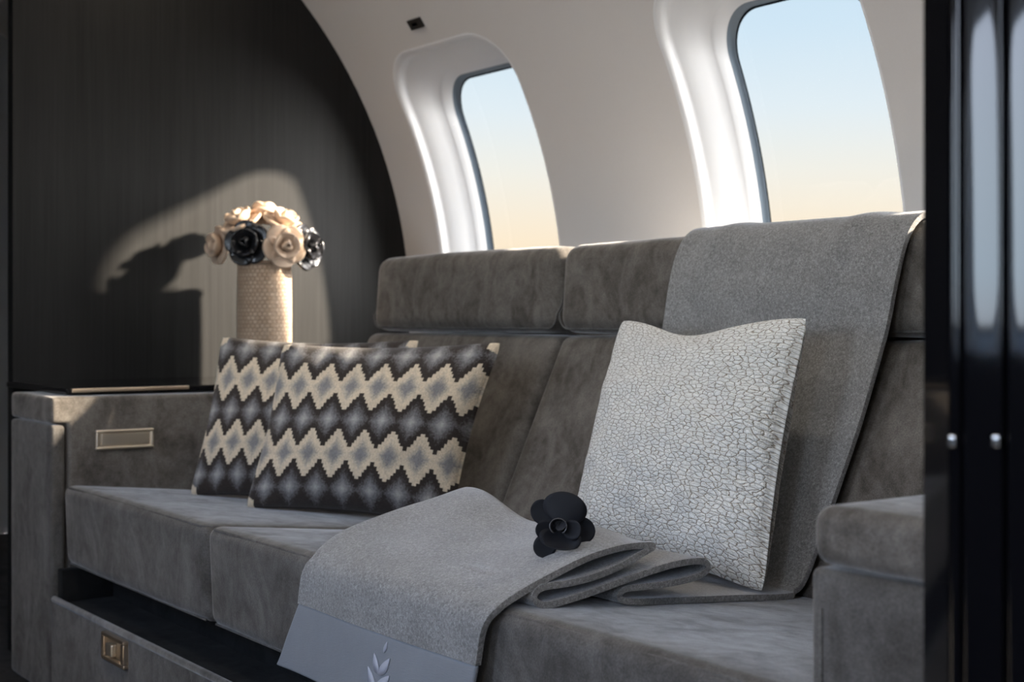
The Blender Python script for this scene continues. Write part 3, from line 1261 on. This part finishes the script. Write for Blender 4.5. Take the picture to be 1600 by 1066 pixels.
def kilim_pattern(u0=0.0):
    r_ = random.Random(5)

    def f(u, v):
        uu = (u + u0) * ND
        period = 0.40
        vt = 1 - v                               # 0 at the top
        kc = min(1, max(0, round((vt - 0.28) / period)))
        cy = 0.28 + kc * period                  # cream chains at .28 and .68
        steps = 6
        fu = uu % 1.0 - 0.5
        au = math.floor(min(abs(fu) * 2, 0.999) * steps) / steps            # stepped outline
        dv = math.floor(abs(vt - cy) / 0.0205) * 0.0205
        corner = abs(u - 0.5) > 0.455 and abs(v - 0.5) > 0.455 - 0.6 * (abs(u - 0.5) - 0.455)
        if corner:
            c = CREAM
        elif dv < 0.124 * (1 - au) + 0.001:
            inner = abs(vt - cy) / 0.092 + abs(fu) / 0.42
            t = 1.12 - inner + r_.uniform(-0.16, 0.16)
            c = mix3(CREAM, mix3(BLUE, PALE, 0.1), min(1, max(0, t * 1.4)))
        else:
            kg = round((vt - 0.08) / period)
            cy = 0.08 + kg * period              # grey rows at .08, .48, .88
            fu = (uu + 0.5) % 1.0 - 0.5
            inner = abs(vt - cy) / 0.108 + abs(fu) / 0.54
            t = 1.05 - inner + r_.uniform(-0.17, 0.17)
            c = mix3(DARK, mix3(BLUE, PALE, max(0, 0.45 - inner) * 1.6), t * 1.6)
        n_ = 1 + r_.uniform(-0.14, 0.14)
        # pale corners like the woven edge
        return (c[0] * n_, c[1] * n_, c[2] * n_, 1.0)
    return f


pf_, path = pillow('kilim_cushion', [W(2.612, 1.222, -0.377), W(2.275, 1.497, -0.401), W(2.262, 1.610, -0.040), W(2.625, 1.312, -0.046)], 0.080,
                   M['kilim'], 212, 128, 0.07, kilim_pattern(0.03), 0.006, 0.0, back=0.6)
tag(pf_, 'diamond-patterned kilim cushion in front, overlapping its twin', 'cushion', 'patterned kilim cushions')
pb_, path = pillow('kilim_cushion', [W(2.865, 1.212, -0.376), W(2.53, 1.44, -0.394), W(2.50, 1.572, -0.038), W(2.895, 1.300, -0.034)], 0.066,
                   M['kilim'], 212, 128, 0.07, kilim_pattern(0.09), 0.006, 4.0, front=0.85, back=0.8)
tag(pb_, 'diamond-patterned kilim cushion half hidden behind another, nearest the far armrest', 'cushion', 'patterned kilim cushions')
pw, path = pillow('white_cushion', [W(1.865, 1.455, -0.372), W(1.428, 1.470, -0.392), W(1.480, 1.620, 0.008), W(1.925, 1.625, 0.004)], 0.070,
                  M['crackle'], 110, 110, 0.065, None, 0.011, 9.0, sag=0.11)
tag(pw, 'off-white crackle-textured square cushion leaning on the throw', 'cushion')

# ------------------------------------------------------------------ black orchid on the throw


def petal_mesh(name, length, width, cup, curl, n=12, m=8, thick=0.0012, bulge=0.0):
    """petal lying along +Y from the origin, cupped towards +Z"""
    v, f = [], []
    for lay in (0, 1):
        for i in range(n + 1):
            t = i / n
            wd_ = max(width * math.sqrt(max(0.0, 1 - ((t - 0.55) / 0.56) ** 2)), width * 0.2)
            for j in range(m + 1):
                s = -1 + 2 * j / m
                x = s * wd_
                y = length * t - abs(s) ** 2 * length * 0.10 * t
                z = cup * (s * s) * math.sin(math.pi * min(1, t + 0.15)) + curl * t * t - lay * thick + (bulge * (1 - s * s) * math.sin(math.pi * t) * (1 if lay == 0 else -0.6))
                v.append((x, y, z))
    k_ = (n + 1) * (m + 1)
    f += grid_faces(n + 1, m + 1)
    f += [tuple(reversed(q_)) for q_ in grid_faces(n + 1, m + 1, k_)]
    ring = [j for j in range(m + 1)] + [i * (m + 1) + m for i in range(1, n + 1)] + [n * (m + 1) + j for j in range(m - 1, -1, -1)] + [i * (m + 1) for i in range(n - 1, 0, -1)]
    for a_ in range(len(ring)):
        b_ = (a_ + 1) % len(ring)
        f.append((ring[a_], ring[b_], k_ + ring[b_], k_ + ring[a_]))
    me = bpy.data.meshes.new(name)
    me.from_pydata(v, [], f)
    me.shade_smooth()
    return me


def put(name, me, parent, M4):
    o = bpy.data.objects.new(name, me)
    COL.objects.link(o)
    o.parent = parent
    o.matrix_basis = M4
    return o


def frame_to(loc, facing, up=Vector((0, 0, 1)), roll=0.0):
    """matrix whose +Z looks along facing"""
    z = Vector(facing).normalized()
    x = up.cross(z).normalized()
    y = z.cross(x)
    m = Matrix((x, y, z)).transposed().to_4x4()
    return Matrix.Translation(loc) @ m @ Matrix.Rotation(roll, 4, 'Z')


def at_px(x, y, D):
    u = (x - 800) / F
    v = (500 - y) / F
    return W((CA - u * SA) * D, (SA + u * CA) * D, v * D)


OD = 1.828
oc = at_px(872, 822, OD)
orchid = empty('black_orchid', oc)
tag(orchid, 'black fabric orchid lying on the throw beside the white cushion', 'flower')
orchid.matrix_basis = frame_to(oc, Vector((0.72, -0.66, 0.12)))
mp_big = petal_mesh('petal_wide', 0.042, 0.029, -0.006, -0.004)
mp_mid = petal_mesh('petal_mid', 0.032, 0.015, 0.003, 0.005)
mp_low = petal_mesh('petal_low', 0.030, 0.027, 0.012, 0.010)
for me_, mt in ((mp_big, 'orchid_black'), (mp_mid, 'orchid_black'), (mp_low, 'orchid_black')):
    me_.materials.append(M[mt])
T_ = Matrix.Translation
RZ = lambda d_: Matrix.Rotation(R(d_), 4, 'Z')
RX = lambda d_: Matrix.Rotation(R(d_), 4, 'X')
put('petal', mp_big, orchid, T_((0.004, 0.002, 0.002)) @ RZ(-12) @ RX(4))
put('petal', mp_mid, orchid, T_((-0.010, 0.004, -0.008)) @ RZ(38) @ RX(-4) @ Matrix.Scale(1.05, 4))
put('petal', mp_mid, orchid, T_((-0.002, -0.004, 0.006)) @ RZ(95) @ RX(14) @ Matrix.Scale(0.86, 4))
put('petal', mp_mid, orchid, T_((0.008, -0.004, 0.010)) @ RZ(-92) @ RX(24) @ Matrix.Scale(0.85, 4))
put('petal', mp_low, orchid, T_((0.006, -0.006, 0.004)) @ RZ(172) @ RX(24))
put('petal', mp_mid, orchid, T_((-0.006, -0.014, -0.004)) @ RZ(138) @ RX(6) @ Matrix.Scale(1.0, 4))
put('petal', mp_mid, orchid, T_((0.016, 0.006, -0.010)) @ RZ(-128) @ RX(-14) @ Matrix.Scale(1.1, 4))
# rolled throat
v, f = [], []
for i in range(17):
    an = R(-150 + 300 * i / 16)
    for k_ in range(5):
        t = k_ / 4
        rr = 0.0065 + 0.003 * t
        v.append((0.002 + rr * math.sin(an) * 1.1, 0.0 + rr * math.cos(an), 0.004 + 0.018 * t))
me = bpy.data.meshes.new('throat')
me.from_pydata(v, [], grid_faces(17, 5))
me.shade_smooth()
me.materials.append(M['orchid_gloss'])
th_o = put('throat', me, orchid, Matrix.Identity(4))
v = [(0.002, 0.0, 0.007)] + [(0.002 + 0.0085 * math.sin(2 * math.pi * i / 20), 0.0085 * math.cos(2 * math.pi * i / 20), 0.006) for i in range(20)] + [(0.002, 0.0, 0.003)]
f = [(0, 1 + i, 1 + (i + 1) % 20) for i in range(20)] + [(21, 1 + (i + 1) % 20, 1 + i) for i in range(20)]
me = bpy.data.meshes.new('centre')
me.from_pydata(v, [], f)
me.materials.append(M['orchid_black'])
put('centre', me, orchid, Matrix.Identity(4))
tongue = mp_mid.copy()
tongue.materials.clear()
tongue.materials.append(M['orchid_gloss'])
put('tongue', tongue, orchid, T_((0.003, 0.004, 0.008)) @ RZ(-150) @ RX(48) @ Matrix.Scale(0.5, 4))
md = th_o.modifiers.new('t', 'SOLIDIFY')
md.thickness = 0.0012

# ------------------------------------------------------------------ vase with roses on the counter
VP, VQ, VZ = 3.36, 1.630, -0.150
VD = VP * CA + VQ * SA
vx = 800 + F * (-VP * SA + VQ * CA) / VD
vase = empty('vase', W(VP, VQ, VZ))
tag(vase, 'tall beige woven-texture cylinder vase on the black counter', 'vase')
RV = 0.069
NV, NH = 56, 40
v, f, uvs = [], [], []
for i in range(NV):
    an = 2 * math.pi * i / NV
    for j in range(NH + 1):
        t = j / NH
        rr = RV * (1 + 0.02 * math.sin(t * math.pi))
        v.append(W(VP, VQ, VZ) + Vector((rr * math.cos(an), rr * math.sin(an), 0.005 + 0.290 * t)))
f = grid_faces(NV, NH + 1, closed_u=True)
o = build('body', v, f, M['woven'], vase)
uvl = o.data.uv_layers.new(name='UVMap')
for lp_ in o.data.loops:
    co = o.data.vertices[lp_.vertex_index].co
    uvl.data[lp_.index].uv = ((math.atan2(co.y, co.x) / (2 * math.pi)) % 1.0, co.z / 0.30)
md = o.modifiers.new('wall', 'SOLIDIFY')
md.thickness = 0.006
md.offset = -1
path = [W(VP, VQ, VZ) + Vector(((RV - 0.002) * math.cos(2 * math.pi * i / 40), (RV - 0.002) * math.sin(2 * math.pi * i / 40), 0.296)) for i in range(40)]
tube('rim', path, 0.005, M['woven'], vase, 8, True)
v = []
for i in range(40):
    an = 2 * math.pi * i / 40
    v.append(W(VP, VQ, VZ) + Vector((RV * math.cos(an), RV * math.sin(an), 0.0)))
    v.append(W(VP, VQ, VZ) + Vector((RV * math.cos(an), RV * math.sin(an), 0.008)))
f = [(2 * i, 2 * ((i + 1) % 40), 2 * ((i + 1) % 40) + 1, 2 * i + 1) for i in range(40)] + [tuple(2 * i for i in range(40)), tuple(2 * i + 1 for i in range(40))]
build('base', v, f, M['woven'], vase)

rose_o = petal_mesh('rose_outer', 0.046, 0.027, 0.012, 0.008, thick=0.006, bulge=0.006)
rose_m = petal_mesh('rose_mid', 0.036, 0.021, 0.012, 0.012, thick=0.005, bulge=0.005)
rose_i = petal_mesh('rose_inner', 0.024, 0.013, 0.010, 0.014, thick=0.004)
ROSE = {}
for cname in ('beige_petal', 'black_petal'):
    s = []
    for me in (rose_o, rose_m, rose_i):
        c = me.copy()
        c.materials.append(M[cname])
        s.append(c)
    ROSE[cname] = s


def rose(px, py, dD, facing, cname, label, scale=1.0, roll=0.0):
    loc = at_px(px, py, VD + dD)
    t = empty('sculpted_rose', loc)
    t.matrix_basis = frame_to(loc, facing, roll=R(roll)) @ Matrix.Scale(scale, 4)
    tag(t, label, 'flower', 'sculpted roses in the vase')
    o_, m_, i_ = ROSE[cname]
    for k in range(5):
        put('petal', o_, t, RZ(72 * k) @ T_((0, 0.006, 0)) @ RX(14))
    for k in range(5):
        put('petal', m_, t, RZ(72 * k + 36) @ T_((0, 0.004, 0.010)) @ RX(34))
    for k in range(3):
        put('petal', i_, t, RZ(120 * k + 15) @ T_((0, 0.003, 0.018)) @ RX(58))
    return t


CAMF = Vector((CA, -SA, 0))      # towards the camera
RGT = Vector((SA, CA, 0))        # picture right
UP = Vector((0, 0, 1))
rose(389, 381, -0.055, CAMF * 0.95 - RGT * 0.10 + UP * 0.05, 'black_petal', 'black rose facing front at the left of the vase rim', 1.2, 10)
rose(442, 385, -0.055, CAMF * 0.85 + RGT * 0.40 + UP * 0.0, 'beige_petal', 'beige rose facing front beside the black rose on the vase', 1.15, 30)
rose(350, 384, 0.0, -RGT * 0.8 + CAMF * 0.55 + UP * 0.0, 'beige_petal', 'beige rose at the far left edge of the vase bouquet', 1.05, 0)
rose(470, 388, 0.0, RGT * 0.85 + CAMF * 0.45 + UP * 0.1, 'black_petal', 'black rose at the right edge of the vase bouquet', 1.25, 20)
rose(380, 356, -0.015, UP * 0.9 - RGT * 0.35 + CAMF * 0.35, 'beige_petal', 'beige rose on top of the bouquet, towards the left', 1.18, 15)
rose(440, 356, -0.010, UP * 0.9 + RGT * 0.40 + CAMF * 0.3, 'beige_petal', 'beige rose on top of the bouquet, towards the right', 1.12, 40)
rose(412, 345, 0.035, UP * 1.0 - CAMF * 0.25, 'beige_petal', 'beige rose at the crown of the bouquet behind the others', 1.1, 5)
